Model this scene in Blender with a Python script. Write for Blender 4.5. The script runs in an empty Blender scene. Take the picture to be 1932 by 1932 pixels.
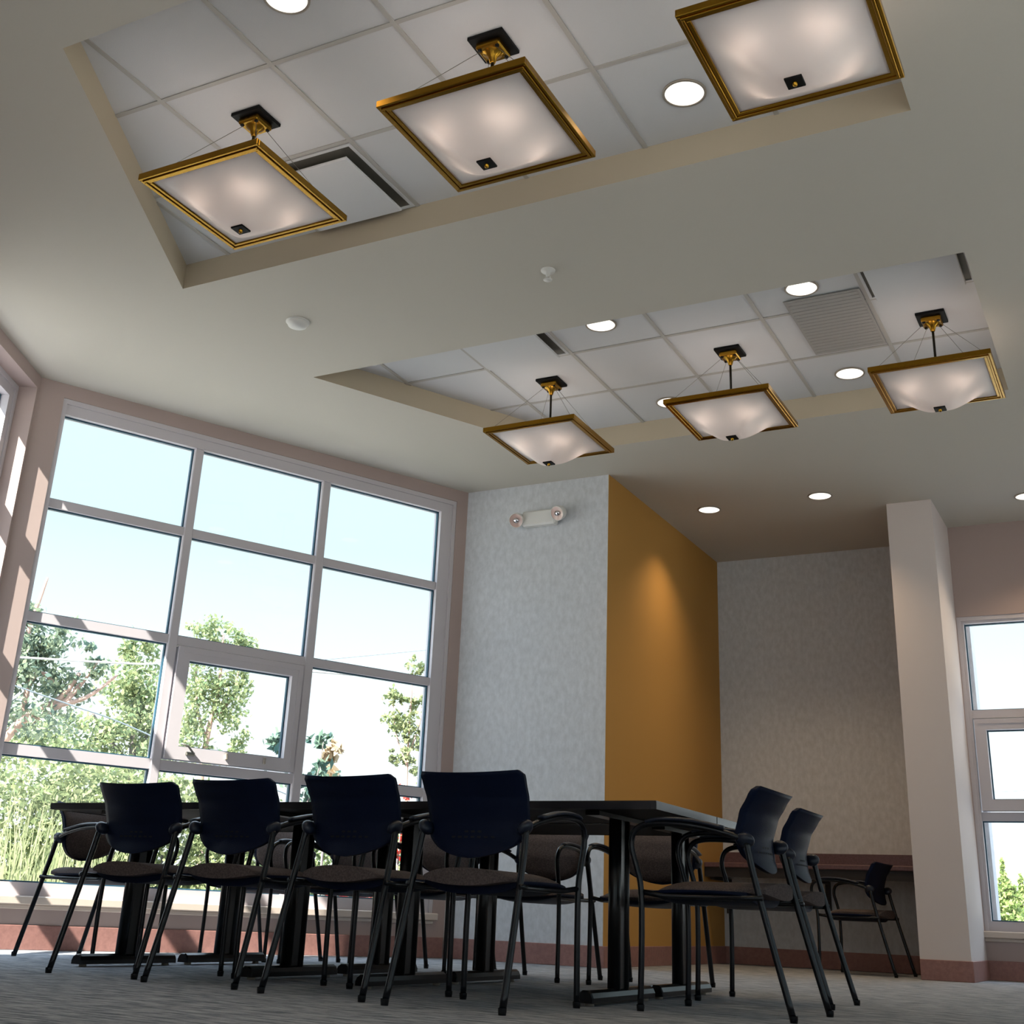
import bpy, bmesh, math, random
import numpy as np
from mathutils import Vector, Matrix
PI = math.pi
sc = bpy.context.scene
COL = sc.collection
R = math.radians

# ------------------------------------------------------------------ camera
# The camera stands at x = y = 0, 0.305 m above the carpet, looking along +y and up.
CAM_H = 0.305
cd = bpy.data.cameras.new('camera')
cd.sensor_width = 36.0
cd.lens = 36.0 * 2291.0 / 1932.0
cd.shift_y = -122.0 / 1932.0
cd.clip_start = 0.02
cam = bpy.data.objects.new('camera', cd)
COL.objects.link(cam)
rt, dn, fw = ((0.99906, -0.01559, 0.04046), (0.04336, 0.35933, -0.9322), (0.0, 0.93308, 0.35967))
cam.matrix_world = Matrix(((rt[0], -dn[0], -fw[0], 0), (rt[1], -dn[1], -fw[1], 0),
                           (rt[2], -dn[2], -fw[2], CAM_H), (0, 0, 0, 1)))
sc.camera = cam

# ------------------------------------------------------------------ world, sun, exposure
sc.view_settings.view_transform = 'Standard'
sc.view_settings.look = 'None'
sc.view_settings.exposure = 0.65
sc.view_settings.gamma = 1.0
sc.view_settings.use_curve_mapping = False
SUN_AZ, SUN_EL = R(220), R(40.6)          # where the sun stands (azimuth from +y towards +x)
w = bpy.data.worlds.new('sky')
sc.world = w
w.use_nodes = True
nt = w.node_tree
for n in list(nt.nodes):
    nt.nodes.remove(n)
out = nt.nodes.new('ShaderNodeOutputWorld')
bg = nt.nodes.new('ShaderNodeBackground')
bg.inputs['Strength'].default_value = 1.0
tc = nt.nodes.new('ShaderNodeTexCoord')
sep = nt.nodes.new('ShaderNodeSeparateXYZ')
ramp = nt.nodes.new('ShaderNodeValToRGB')
nt.links.new(tc.outputs['Generated'], sep.inputs[0])
nt.links.new(sep.outputs['Z'], ramp.inputs[0])
cr = ramp.color_ramp
cr.elements[0].position = 0.0
cr.elements[0].color = (0.95, 1.0, 1.02, 1)
cr.elements[1].position = 1.0
cr.elements[1].color = (2.6, 3.2, 4.0, 1)
for p, c in ((0.13, (0.78, 0.88, 0.92, 1)), (0.27, (0.55, 0.74, 0.82, 1)), (0.40, (0.54, 0.74, 0.86, 1)), (0.52, (2.4, 2.9, 3.5, 1))):
    e = cr.elements.new(p)
    e.color = c
nt.links.new(ramp.outputs[0], bg.inputs['Color'])
nt.links.new(bg.outputs[0], out.inputs[0])

sl = bpy.data.lights.new('sun', 'SUN')
sl.energy = 17.0
sl.angle = R(0.6)
sl.color = (1.0, 0.94, 0.85)
sun = bpy.data.objects.new('sun', sl)
COL.objects.link(sun)
Ld = Vector((-math.sin(SUN_AZ) * math.cos(SUN_EL), -math.cos(SUN_AZ) * math.cos(SUN_EL), -math.sin(SUN_EL)))
sun.rotation_euler = Ld.to_track_quat('-Z', 'Y').to_euler()
sun.location = (-20, -20, 20)

# ------------------------------------------------------------------ frames of reference
AC = R(28.14)                       # the ceiling grid's long axis, azimuth
B = Vector((math.cos(AC), -math.sin(AC), 0))
Cx = Vector((math.sin(AC), math.cos(AC), 0))
def W(b, c, z=0.0):
    """Room coordinates (b to the right, c to the back) to world."""
    v = B * b + Cx * c
    return Vector((v.x, v.y, z))
H = 3.555                           # ceiling
TILE = H + 0.155                    # tiles in the trays
S3 = 3.25

# ------------------------------------------------------------------ materials
def srgb(r, g, b):
    def f(x):
        x /= 255.0
        return x / 12.92 if x <= 0.04045 else ((x + 0.055) / 1.055) ** 2.4
    return (f(r), f(g), f(b), 1.0)
def mat(name, col, rough=0.6, metal=0.0, spec=0.5, noise=None, bump=None, coat=0.0):
    """noise = (scale, amount, stretch xyz): multiplies the colour by a soft pattern."""
    m = bpy.data.materials.new(name)
    m.use_nodes = True
    t = m.node_tree
    p = t.nodes['Principled BSDF']
    p.inputs['Base Color'].default_value = col
    p.inputs['Roughness'].default_value = rough
    p.inputs['Metallic'].default_value = metal
    p.inputs['Specular IOR Level'].default_value = spec
    p.inputs['Coat Weight'].default_value = coat
    if noise or bump:
        co = t.nodes.new('ShaderNodeTexCoord')
        mp = t.nodes.new('ShaderNodeMapping')
        t.links.new(co.outputs['Object'], mp.inputs[0])
    if noise:
        sca, amt, st = noise
        mp.inputs['Scale'].default_value = st
        nz = t.nodes.new('ShaderNodeTexNoise')
        nz.inputs['Scale'].default_value = sca
        nz.inputs['Detail'].default_value = 5
        nz.inputs['Roughness'].default_value = 0.6
        t.links.new(mp.outputs[0], nz.inputs['Vector'])
        rp = t.nodes.new('ShaderNodeValToRGB')
        lo = tuple(max(0, c * (1 - amt)) for c in col[:3]) + (1,)
        hi = tuple(min(1, c * (1 + amt)) for c in col[:3]) + (1,)
        rp.color_ramp.elements[0].position = 0.36
        rp.color_ramp.elements[0].color = lo
        rp.color_ramp.elements[1].position = 0.66
        rp.color_ramp.elements[1].color = hi
        t.links.new(nz.outputs['Fac'], rp.inputs[0])
        t.links.new(rp.outputs[0], p.inputs['Base Color'])
    if bump:
        sca, stren = bump
        nb = t.nodes.new('ShaderNodeTexNoise')
        nb.inputs['Scale'].default_value = sca
        nb.inputs['Detail'].default_value = 3
        t.links.new(co.outputs['Object'], nb.inputs['Vector'])
        bp = t.nodes.new('ShaderNodeBump')
        bp.inputs['Strength'].default_value = stren
        bp.inputs['Distance'].default_value = 0.01
        t.links.new(nb.outputs['Fac'], bp.inputs['Height'])
        t.links.new(bp.outputs[0], p.inputs['Normal'])
    return m
def emit(name, col, s):
    m = bpy.data.materials.new(name)
    m.use_nodes = True
    t = m.node_tree
    t.nodes.remove(t.nodes['Principled BSDF'])
    e = t.nodes.new('ShaderNodeEmission')
    e.inputs[0].default_value = col
    e.inputs[1].default_value = s
    t.links.new(e.outputs[0], t.nodes['Material Output'].inputs[0])
    return m
def glass_mat():
    m = bpy.data.materials.new('window_glass')
    m.use_nodes = True
    t = m.node_tree
    t.nodes.remove(t.nodes['Principled BSDF'])
    tr = t.nodes.new('ShaderNodeBsdfTransparent')
    tr.inputs[0].default_value = (0.985, 1.0, 0.995, 1)
    gl = t.nodes.new('ShaderNodeBsdfGlossy')
    gl.inputs['Roughness'].default_value = 0.02
    lf = t.nodes.new('ShaderNodeLayerWeight')
    pw = t.nodes.new('ShaderNodeMath')
    pw.operation = 'POWER'
    pw.inputs[1].default_value = 5.0
    lw = t.nodes.new('ShaderNodeMath')
    lw.operation = 'MULTIPLY_ADD'
    lw.inputs[1].default_value = 0.5
    lw.inputs[2].default_value = 0.02
    t.links.new(lf.outputs['Facing'], pw.inputs[0])
    t.links.new(pw.outputs[0], lw.inputs[0])
    mx = t.nodes.new('ShaderNodeMixShader')
    t.links.new(lw.outputs[0], mx.inputs[0])
    t.links.new(tr.outputs[0], mx.inputs[1])
    t.links.new(gl.outputs[0], mx.inputs[2])
    t.links.new(mx.outputs[0], t.nodes['Material Output'].inputs[0])
    return m
def shade_mat():
    m = bpy.data.materials.new('frosted_glass')
    m.use_nodes = True
    t = m.node_tree
    t.nodes.remove(t.nodes['Principled BSDF'])
    d = t.nodes.new('ShaderNodeBsdfDiffuse')
    d.inputs[0].default_value = (0.82, 0.80, 0.81, 1)
    l = t.nodes.new('ShaderNodeBsdfTranslucent')
    l.inputs[0].default_value = (0.9, 0.84, 0.8, 1)
    mx = t.nodes.new('ShaderNodeMixShader')
    mx.inputs[0].default_value = 0.5
    g = t.nodes.new('ShaderNodeBsdfGlossy')
    g.inputs['Roughness'].default_value = 0.25
    m2 = t.nodes.new('ShaderNodeMixShader')
    m2.inputs[0].default_value = 0.04
    t.links.new(d.outputs[0], mx.inputs[1])
    t.links.new(l.outputs[0], mx.inputs[2])
    t.links.new(mx.outputs[0], m2.inputs[1])
    t.links.new(g.outputs[0], m2.inputs[2])
    t.links.new(m2.outputs[0], t.nodes['Material Output'].inputs[0])
    return m
def leaf_mat(name, c1, c2):
    m = bpy.data.materials.new(name)
    m.use_nodes = True
    t = m.node_tree
    p = t.nodes['Principled BSDF']
    p.inputs['Roughness'].default_value = 0.7
    p.inputs['Specular IOR Level'].default_value = 0.2
    c1 = tuple(x * 0.66 for x in c1[:3]) + (1,)
    c2 = tuple(x * 0.6 for x in c2[:3]) + (1,)
    gi = t.nodes.new('ShaderNodeNewGeometry')
    rp = t.nodes.new('ShaderNodeValToRGB')
    rp.color_ramp.elements[0].color = c1
    rp.color_ramp.elements[1].color = c2
    t.links.new(gi.outputs['Random Per Island'], rp.inputs[0])
    t.links.new(rp.outputs[0], p.inputs['Base Color'])
    tl = t.nodes.new('ShaderNodeBsdfTranslucent')
    t.links.new(rp.outputs[0], tl.inputs[0])
    mx = t.nodes.new('ShaderNodeMixShader')
    mx.inputs[0].default_value = 0.35
    t.links.new(p.outputs[0], mx.inputs[1])
    t.links.new(tl.outputs[0], mx.inputs[2])
    t.links.new(mx.outputs[0], t.nodes['Material Output'].inputs[0])
    return m
def carpet_mat():
    m = mat('carpet', srgb(134, 127, 118), 0.95, spec=0.1, bump=(260, 0.4))
    t = m.node_tree
    p = t.nodes['Principled BSDF']
    co = t.nodes.new('ShaderNodeTexCoord')
    mp = t.nodes.new('ShaderNodeMapping')
    mp.inputs['Rotation'].default_value = (0, 0, R(8))
    mp.inputs['Scale'].default_value = (2.2, 13.0, 1)
    n1 = t.nodes.new('ShaderNodeTexNoise')
    n1.inputs['Scale'].default_value = 3.0
    n1.inputs['Detail'].default_value = 6
    n1.inputs['Roughness'].default_value = 0.7
    r1 = t.nodes.new('ShaderNodeValToRGB')
    r1.color_ramp.elements[0].position = 0.38
    r1.color_ramp.elements[0].color = srgb(88, 94, 102)
    r1.color_ramp.elements[1].position = 0.6
    r1.color_ramp.elements[1].color = srgb(164, 166, 170)
    t.links.new(co.outputs['Object'], mp.inputs[0])
    t.links.new(mp.outputs[0], n1.inputs['Vector'])
    t.links.new(n1.outputs['Fac'], r1.inputs[0])
    t.links.new(r1.outputs[0], p.inputs['Base Color'])
    return m

M = {
    'drywall': mat('ceiling_paint', srgb(196, 190, 179), 0.9, spec=0.1, bump=(60, 0.05)),
    'cheek': mat('tray_paint', srgb(182, 170, 150), 0.9, spec=0.1),
    'tile': mat('ceiling_tile', srgb(205, 205, 206), 0.95, spec=0.05, bump=(300, 0.15)),
    'tbar': mat('grid_bar', srgb(176, 172, 166), 0.6),
    'paper': mat('mottled_wallpaper', srgb(197, 199, 203), 0.7, spec=0.25, noise=(26, 0.09, (1, 1, 0.6))),
    'ochre': mat('ochre_paint', srgb(178, 134, 72), 0.8, spec=0.2),
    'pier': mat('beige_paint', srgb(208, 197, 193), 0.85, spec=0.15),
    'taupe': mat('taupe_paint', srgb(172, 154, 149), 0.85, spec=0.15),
    'base': mat('baseboard_rubber', srgb(142, 102, 95), 0.55, noise=(40, 0.12, (1, 1, 1))),
    'wframe': mat('window_frame_paint', srgb(194, 188, 193), 0.45),
    'gasket': mat('glazing_gasket', srgb(20, 70, 90), 0.5),
    'glass': glass_mat(),
    'sill': mat('sill_paint', srgb(205, 190, 178), 0.5),
    'carpet': carpet_mat(),
    'brass': mat('brass', srgb(166, 124, 40), 0.24, 1.0),
    'black': mat('black_metal', srgb(5, 5, 5), 0.6, spec=0.2),
    'rod': mat('dark_rod', srgb(36, 34, 26), 0.35, 0.6),
    'wire': mat('steel_wire', srgb(120, 118, 110), 0.4, 0.8),
    'shade': shade_mat(),
    'lens': emit('downlight_lens', (1.0, 0.94, 0.83, 1), 1.15),
    'ring': mat('downlight_ring', srgb(150, 140, 128), 0.4),
    'white': mat('white_plastic', srgb(214, 212, 208), 0.45),
    'pan': mat('pan_shadow_grey', srgb(90, 88, 80), 0.6),
    'shadow_grey': mat('shadow_panel_grey', srgb(160, 157, 153), 0.6),
    'shell': mat('navy_plastic', srgb(8, 18, 40), 0.5, spec=0.1, bump=(220, 0.12)),
    'slot': mat('slot_black', srgb(4, 5, 8), 0.8),
    'fabric': mat('brown_fabric', srgb(82, 73, 71), 0.95, spec=0.1, noise=(160, 0.35, (1, 1, 1))),
    'steel': mat('dark_tube', srgb(8, 13, 20), 0.25, spec=0.35),
    'bracket': mat('bracket_plastic', srgb(20, 28, 44), 0.35, spec=0.4),
    'top': mat('table_laminate', srgb(6, 5, 6), 0.6, spec=0.12),
    'edge': mat('table_edge', srgb(22, 24, 30), 0.2),
    'leg': mat('table_leg_paint', srgb(6, 8, 11), 0.28, spec=0.4),
    'counter': mat('counter_laminate', srgb(98, 72, 76), 0.4, noise=(60, 0.2, (1, 1, 1))),
    'dark': mat('counter_apron', srgb(30, 26, 28), 0.6),
    'chrome': mat('lamp_reflector', srgb(220, 220, 225), 0.15, 1.0),
    'lampglass': mat('lamp_lens', srgb(200, 170, 160), 0.1, coat=0.6),
    'ground': mat('gravel', srgb(168, 164, 154), 0.95, noise=(3, 0.3, (1, 1, 1))),
    'bark': mat('bark', srgb(168, 138, 126), 0.9, noise=(12, 0.3, (1, 1, 0.3))),
    'bark2': mat('grey_bark', srgb(120, 112, 112), 0.9, noise=(12, 0.3, (1, 1, 0.3))),
    'cable': mat('cable', srgb(190, 190, 190), 0.5),
    'cable2': mat('dark_cable', srgb(90, 100, 110), 0.5),
    'leafA': leaf_mat('leaf_bluegreen', srgb(96, 122, 112), srgb(178, 192, 158)),
    'leafB': leaf_mat('leaf_green', srgb(110, 136, 100), srgb(196, 206, 150)),
    'leafC': leaf_mat('leaf_yellowgreen', srgb(124, 142, 98), srgb(186, 194, 142)),
    'leafD': leaf_mat('leaf_dark', srgb(60, 96, 96), srgb(150, 176, 150)),
    'leafT': leaf_mat('leaf_tan', srgb(214, 192, 160), srgb(234, 218, 190)),
    'straw': leaf_mat('grass_blade', srgb(136, 148, 104), srgb(186, 190, 146)),
    'conif': leaf_mat('needle_green', srgb(120, 150, 86), srgb(190, 206, 130)),
    'petal': leaf_mat('red_petal', srgb(206, 30, 34), srgb(240, 110, 80)),
}

# ------------------------------------------------------------------ mesh helpers
class MB:
    def __init__(self):
        self.v, self.f, self.m, self.s = [], [], [], []
    def add(self, vs, fs, mi=0, smooth=False):
        o = len(self.v)
        self.v += [tuple(p) for p in vs]
        for f in fs:
            self.f.append(tuple(i + o for i in f))
            self.m.append(mi)
            self.s.append(smooth)
    def box(self, x0, x1, y0, y1, z0, z1, mi=0):
        vs = [(x, y, z) for z in (z0, z1) for y in (y0, y1) for x in (x0, x1)]
        self.add(vs, [(0, 2, 3, 1), (4, 5, 7, 6), (0, 1, 5, 4), (2, 6, 7, 3), (0, 4, 6, 2), (1, 3, 7, 5)], mi)
    def bevbox(self, x0, x1, y0, y1, z0, z1, r, mi=0):
        """Box whose twelve edges are chamfered by r."""
        vs, ix = [], {}
        for zi, z in enumerate((z0, z1)):
            for yi, y in enumerate((y0, y1)):
                for xi, x in enumerate((x0, x1)):
                    sx, sy, sz = (1 if xi == 0 else -1), (1 if yi == 0 else -1), (1 if zi == 0 else -1)
                    for k, d in enumerate(((0, r * sy, r * sz), (r * sx, 0, r * sz), (r * sx, r * sy, 0))):
                        ix[(xi, yi, zi, k)] = len(vs)
                        vs.append((x + d[0], y + d[1], z + d[2]))
        bm = bmesh.new()
        for p in vs:
            bm.verts.new(p)
        res = bmesh.ops.convex_hull(bm, input=bm.verts)
        bm.verts.ensure_lookup_table()
        bm.normal_update()
        self.addbm(bm, mi)
        bm.free()
    def addbm(self, bm, mi=0, smooth=False):
        bm.verts.index_update()
        self.add([v.co[:] for v in bm.verts], [[v.index for v in f.verts] for f in bm.faces], mi, smooth)
    def tube(self, pts, r, n=10, mi=0, cap=True, flat=None):
        """Tube along pts; r a number or one per point; flat = (sx, sy) squashes the section."""
        pts = [Vector(p) for p in pts]
        rs = r if isinstance(r, (list, tuple)) else [r] * len(pts)
        vs, fs = [], []
        t0 = (pts[1] - pts[0]).normalized()
        ref = Vector((0, 0, 1)) if abs(t0.z) < 0.9 else Vector((1, 0, 0))
        nx = t0.cross(ref).normalized()
        for i, p in enumerate(pts):
            a = pts[max(0, i - 1)]
            b = pts[min(len(pts) - 1, i + 1)]
            t = (b - a).normalized()
            nx = (nx - t * nx.dot(t)).normalized()
            ny = t.cross(nx)
            for k in range(n):
                an = 2 * PI * k / n
                sx, sy = flat or (1, 1)
                vs.append(p + nx * (math.cos(an) * rs[i] * sx) + ny * (math.sin(an) * rs[i] * sy))
        for i in range(len(pts) - 1):
            for k in range(n):
                fs.append((i * n + k, i * n + (k + 1) % n, (i + 1) * n + (k + 1) % n, (i + 1) * n + k))
        if cap:
            fs.append(tuple(range(n))[::-1])
            fs.append(tuple((len(pts) - 1) * n + k for k in range(n)))
        self.add(vs, fs, mi, True)
    def lathe(self, prof, n=24, mi=0, c=(0, 0, 0), smooth=True):
        vs, fs = [], []
        for (r, z) in prof:
            for k in range(n):
                a = 2 * PI * k / n
                vs.append((c[0] + r * math.cos(a), c[1] + r * math.sin(a), c[2] + z))
        for i in range(len(prof) - 1):
            for k in range(n):
                fs.append((i * n + k, i * n + (k + 1) % n, (i + 1) * n + (k + 1) % n, (i + 1) * n + k))
        self.add(vs, fs, mi, smooth)
    def disc(self, r, z, n=24, mi=0, c=(0, 0), up=False):
        vs = [(c[0] + r * math.cos(2 * PI * k / n), c[1] + r * math.sin(2 * PI * k / n), z) for k in range(n)]
        f = tuple(range(n))
        self.add(vs, [f if up else f[::-1]], mi)
    def grid(self, fn, nu, nv, mi=0, flip=False):
        vs = [fn(i / nu, j / nv) for j in range(nv + 1) for i in range(nu + 1)]
        fs = []
        for j in range(nv):
            for i in range(nu):
                q = (j * (nu + 1) + i, j * (nu + 1) + i + 1, (j + 1) * (nu + 1) + i + 1, (j + 1) * (nu + 1) + i)
                fs.append(q[::-1] if flip else q)
        self.add(vs, fs, mi, True)
    def sheet(self, front, back, nu, nv, mi=0):
        """Closed shell between two grid functions."""
        self.grid(front, nu, nv, mi)
        self.grid(back, nu, nv, mi, True)
        o = len(self.v) - 2 * (nu + 1) * (nv + 1)
        N = (nu + 1) * (nv + 1)
        ring = [i for i in range(nu + 1)] + [j * (nu + 1) + nu for j in range(1, nv + 1)] + \
               [nv * (nu + 1) + i for i in range(nu - 1, -1, -1)] + [j * (nu + 1) for j in range(nv - 1, 0, -1)]
        for k in range(len(ring)):
            a, b = ring[k], ring[(k + 1) % len(ring)]
            self.f.append((o + b, o + a, o + a + N, o + b + N))
            self.m.append(mi)
            self.s.append(False)
    def mesh(self, name, mats):
        me = bpy.data.meshes.new(name)
        me.from_pydata(self.v, [], self.f)
        for m in mats:
            me.materials.append(m)
        me.polygons.foreach_set('material_index', self.m)
        me.polygons.foreach_set('use_smooth', self.s)
        me.update()
        return me
    def build(self, name, mats, parent=None, loc=None, rot=None):
        if not isinstance(mats, (list, tuple)):
            mats = [mats]
        o = bpy.data.objects.new(name, self.mesh(name, mats))
        COL.objects.link(o)
        if parent:
            o.parent = parent
        if loc is not None:
            o.location = loc
        if rot is not None:
            o.rotation_euler = (0, 0, rot)
        return o
def recalc(o):
    bm = bmesh.new()
    bm.from_mesh(o.data)
    bmesh.ops.recalc_face_normals(bm, faces=bm.faces)
    bm.to_mesh(o.data)
    bm.free()
    return o
def smooth_path(pts, sub=5):
    p = [Vector(q) for q in pts]
    o = []
    for i in range(len(p) - 1):
        a, b, c, d = p[max(0, i - 1)], p[i], p[i + 1], p[min(len(p) - 1, i + 2)]
        for k in range(sub):
            t = k / sub
            o.append(0.5 * ((2 * b) + (c - a) * t + (2 * a - 5 * b + 4 * c - d) * t * t + (3 * b - a - 3 * c + d) * t ** 3))
    o.append(p[-1])
    return o
def tag(o, label, cat, group=None, kind=None):
    o['label'] = label
    o['category'] = cat
    if group:
        o['group'] = group
    if kind:
        o['kind'] = kind
    return o
def structure(o, label, cat='room'):
    return tag(o, label, cat, kind='structure')
def thing(name, label, cat, loc=(0, 0, 0), rot=0.0, group=None):
    o = bpy.data.objects.new(name, None)
    o.empty_display_size = 0.1
    COL.objects.link(o)
    o.location = loc
    o.rotation_euler = (0, 0, rot)
    return tag(o, label, cat, group)
def copy_tree(o, parent=None):
    c = o.copy()
    COL.objects.link(c)
    if parent:
        c.parent = parent
    for ch in list(o.children):
        copy_tree(ch, c)
    return c
RB = -AC                            # rotation of everything laid out on the (b, c) axes

# ------------------------------------------------------------------ floor, ceiling, trays
mb = MB()
mb.box(-9, 5, -4.5, 13, -0.15, 0.0)
structure(mb.build('floor', M['carpet'], rot=RB), 'grey brown carpet with short dark streaks, across the whole room', 'floor')

# tray outlines in (b, c)
T1 = [(-4.586, 4.524), (-0.575, 4.524), (-0.575, 2.71), (-3.622, 2.71)]
T2 = [(-4.615, 5.818), (-0.546, 5.818), (-0.546, 7.68), (-3.646, 7.68)]
def ceiling():
    bm = bmesh.new()
    OUT = ((-6.55, 5.11), (-4.97, 8.34), (-4.9, 8.5), (-3.8, 8.5), (-3.8, 11.06), (-1.5, 11.06), (-1.5, 10.68), (3.38, 10.68), (3.38, -3.18), (-2.35, -3.18))
    outer = [bm.verts.new((x, y, H)) for x, y in OUT]
    edges = [bm.edges.new((outer[i], outer[(i + 1) % len(outer)])) for i in range(len(outer))]
    loops = []
    for T in (T1, T2):
        vs = [bm.verts.new((x, y, H)) for x, y in T]
        loops.append(vs)
        edges += [bm.edges.new((vs[i], vs[(i + 1) % 4])) for i in range(4)]
    bmesh.ops.triangle_fill(bm, edges=edges, use_beauty=True)
    holes = []
    for f in bm.faces:                                   # drop anything filled inside the trays
        c = f.calc_center_median()
        for T in (T1, T2):
            inside = all((T[(i + 1) % 4][0] - T[i][0]) * (c.y - T[i][1]) - (T[(i + 1) % 4][1] - T[i][1]) * (c.x - T[i][0]) < 0 for i in range(4)) or \
                     all((T[(i + 1) % 4][0] - T[i][0]) * (c.y - T[i][1]) - (T[(i + 1) % 4][1] - T[i][1]) * (c.x - T[i][0]) > 0 for i in range(4))
            if inside:
                holes.append(f)
                break
    bmesh.ops.delete(bm, geom=list(set(holes)), context='FACES_ONLY')
    for f in bm.faces:
        f.material_index = 0
        if f.normal.z > 0:
            f.normal_flip()
    for vs in loops:
        top = [bm.verts.new((v.co.x, v.co.y, TILE + 0.02)) for v in vs]
        for i in range(4):
            j = (i + 1) % 4
            f = bm.faces.new((vs[i], vs[j], top[j], top[i]))
            f.material_index = 1
    r = [bm.verts.new((x, y, TILE + 0.25)) for x, y in OUT]
    bm.faces.new(r)
    for i in range(len(OUT)):
        j = (i + 1) % len(OUT)
        bm.faces.new((outer[i], outer[j], r[j], r[i]))
    me = bpy.data.meshes.new('ceiling')
    bm.to_mesh(me)
    bm.free()
    me.materials.append(M['drywall'])
    me.materials.append(M['cheek'])
    o = bpy.data.objects.new('ceiling', me)
    COL.objects.link(o)
    o.rotation_euler = (0, 0, RB)
    return structure(o, 'smooth beige drywall ceiling around two recessed trays', 'ceiling')
ceiling()
def tray(T, bl, cl, label):
    """Tiles and the bars between them, clipped to the tray outline."""
    mb = MB()
    mb.add([(x, y, TILE) for x, y in T], [(0, 1, 2, 3) if T is T2 else (3, 2, 1, 0)], 0)
    o = mb
    x1 = T[1][0]
    def left(c):
        (xa, ya), (xb, yb) = T[0], T[3]
        return xa + (xb - xa) * (c - ya) / (yb - ya)
    ys = sorted((T[0][1], T[3][1]))
    for c in cl:
        mb.box(left(c), x1, c - 0.011, c + 0.011, TILE - 0.005, TILE + 0.002, 1)
    for b in bl:
        # where the sloping side cuts this line
        (xa, ya), (xb, yb) = T[0], T[3]
        c0, c1 = ys
        if min(xa, xb) < b < max(xa, xb):
            cc = ya + (yb - ya) * (b - xa) / (xb - xa)
            if T is T1:
                c0 = cc
            else:
                c1 = cc
        if T is T1 and min(xa, xb) < b < max(xa, xb):
            c0, c1 = cc, ys[1]
        mb.box(b - 0.011, b + 0.011, c0, c1, TILE - 0.0055, TILE + 0.002, 1)
    ob = mb.build('ceiling_tray', [M['tile'], M['tbar']], rot=RB)
    return structure(ob, label, 'ceiling')
BL = (-4.277, -3.656, -3.030, -2.400, -1.775, -1.147)
tray(T1, BL, (3.297, 3.900), 'white square tiles and grid in the nearer ceiling tray')
tray(T2, BL, (6.427, 7.065), 'white square tiles and grid in the farther ceiling tray')

# ------------------------------------------------------------------ walls
def wall(name, P, Q, mats, label, openings=(), thick=0.2, ext=(0, 0), z1=TILE + 0.25, mi=0):
    """Wall whose inner face runs P -> Q (room on the left of that direction is OUT, so the room lies right)."""
    P, Q = Vector(P), Vector(Q)
    d = (Q - P)
    L = d.length
    d.normalize()
    ang = math.atan2(d.y, d.x)
    xs = sorted({-ext[0], L + ext[1]} | {o[0] for o in openings} | {o[1] for o in openings})
    zs = sorted({-0.1, z1} | {o[2] for o in openings} | {o[3] for o in openings})
    mb = MB()
    for i in range(len(xs) - 1):
        # merge vertically where nothing is cut
        cx = (xs[i] + xs[i + 1]) / 2
        run = None
        for k in range(len(zs) - 1):
            cz = (zs[k] + zs[k + 1]) / 2
            hole = any(o[0] < cx < o[1] and o[2] < cz < o[3] for o in openings)
            if hole:
                if run is not None:
                    mb.box(xs[i], xs[i + 1], 0, thick, run, zs[k], mi)
                    run = None
            elif run is None:
                run = zs[k]
        if run is not None:
            mb.box(xs[i], xs[i + 1], 0, thick, run, zs[-1], mi)
    o = mb.build(name, mats)
    o.location = P
    o.rotation_euler = (0, 0, ang)
    return structure(o, label, 'wall')
Lc = W(-6.345, 5.117)               # corner between the left wall and the window wall
Kc = W(-4.794, 8.236)               # corner between the window wall and the grey wall
dD = Vector((0.0, -1.0, 0.0))
Lw = (Kc - Lc).length               # window wall length
# window openings measured from Lc along the window wall
WO = (Lw - 3.315, Lw - 0.105, 0.30, 3.455)
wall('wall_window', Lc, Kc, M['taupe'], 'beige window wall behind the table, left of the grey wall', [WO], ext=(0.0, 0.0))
E1 = Lc + dD * 9.0
DO = (9.0 - 1.42, 9.0 - 0.035, 0.30, 3.465)
DO2 = (0.2, 2.2, 0.30, 3.465)  # unseen opening, added so sunlight bounces off the carpet into the room
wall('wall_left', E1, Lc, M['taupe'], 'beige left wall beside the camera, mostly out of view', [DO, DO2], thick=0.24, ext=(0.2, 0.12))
wall('wall_grey', Kc, W(-3.535, 8.236), M['paper'], 'mottled pale grey wall carrying the emergency lamp', thick=0.3, ext=(0, -0.003))
wall('wall_ochre', W(-3.535, 8.236), W(-3.535, 10.89), M['ochre'], 'ochre yellow side wall of the alcove', thick=0.3, ext=(-0.001, 0.2))
wall('wall_alcove', W(-3.535, 10.89), W(-1.5, 10.89), M['paper'], 'mottled grey back wall of the alcove above the counter', thick=0.2, ext=(0.0, 0.2))
mb = MB()
mb.box(-1.706, -1.357, 9.69, 10.95, -0.05, H + 0.1)
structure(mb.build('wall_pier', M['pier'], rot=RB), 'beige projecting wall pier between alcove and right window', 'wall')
RO = (-1.375 + 1.357, 2.1, 0.345, 2.775)      # right window opening from b = -1.357
RO = (0.004, 2.05, 0.345, 2.775)
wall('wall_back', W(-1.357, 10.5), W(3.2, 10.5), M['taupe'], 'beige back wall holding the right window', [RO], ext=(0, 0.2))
RS = [(0.9, 2.9, 0.35, 2.8), (4.6, 7.4, 0.35, 3.0), (8.8, 11.6, 0.35, 3.0)]
wall('wall_right', W(3.2, 10.5), W(3.2, -3.0), M['pier'], 'beige right wall with three windows, out of view', RS, ext=(0.2, 0.2))
RR = [(0.5, 2.5, 0.35, 3.3), (3.0, 5.0, 0.35, 3.3)]  # unseen rear openings, added to let in sun for bounce light
wall('wall_rear', W(3.2, -3.0), W(-2.3, -3.0), M['pier'], 'beige wall behind the camera', RR, ext=(0.2, 0.6))

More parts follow.
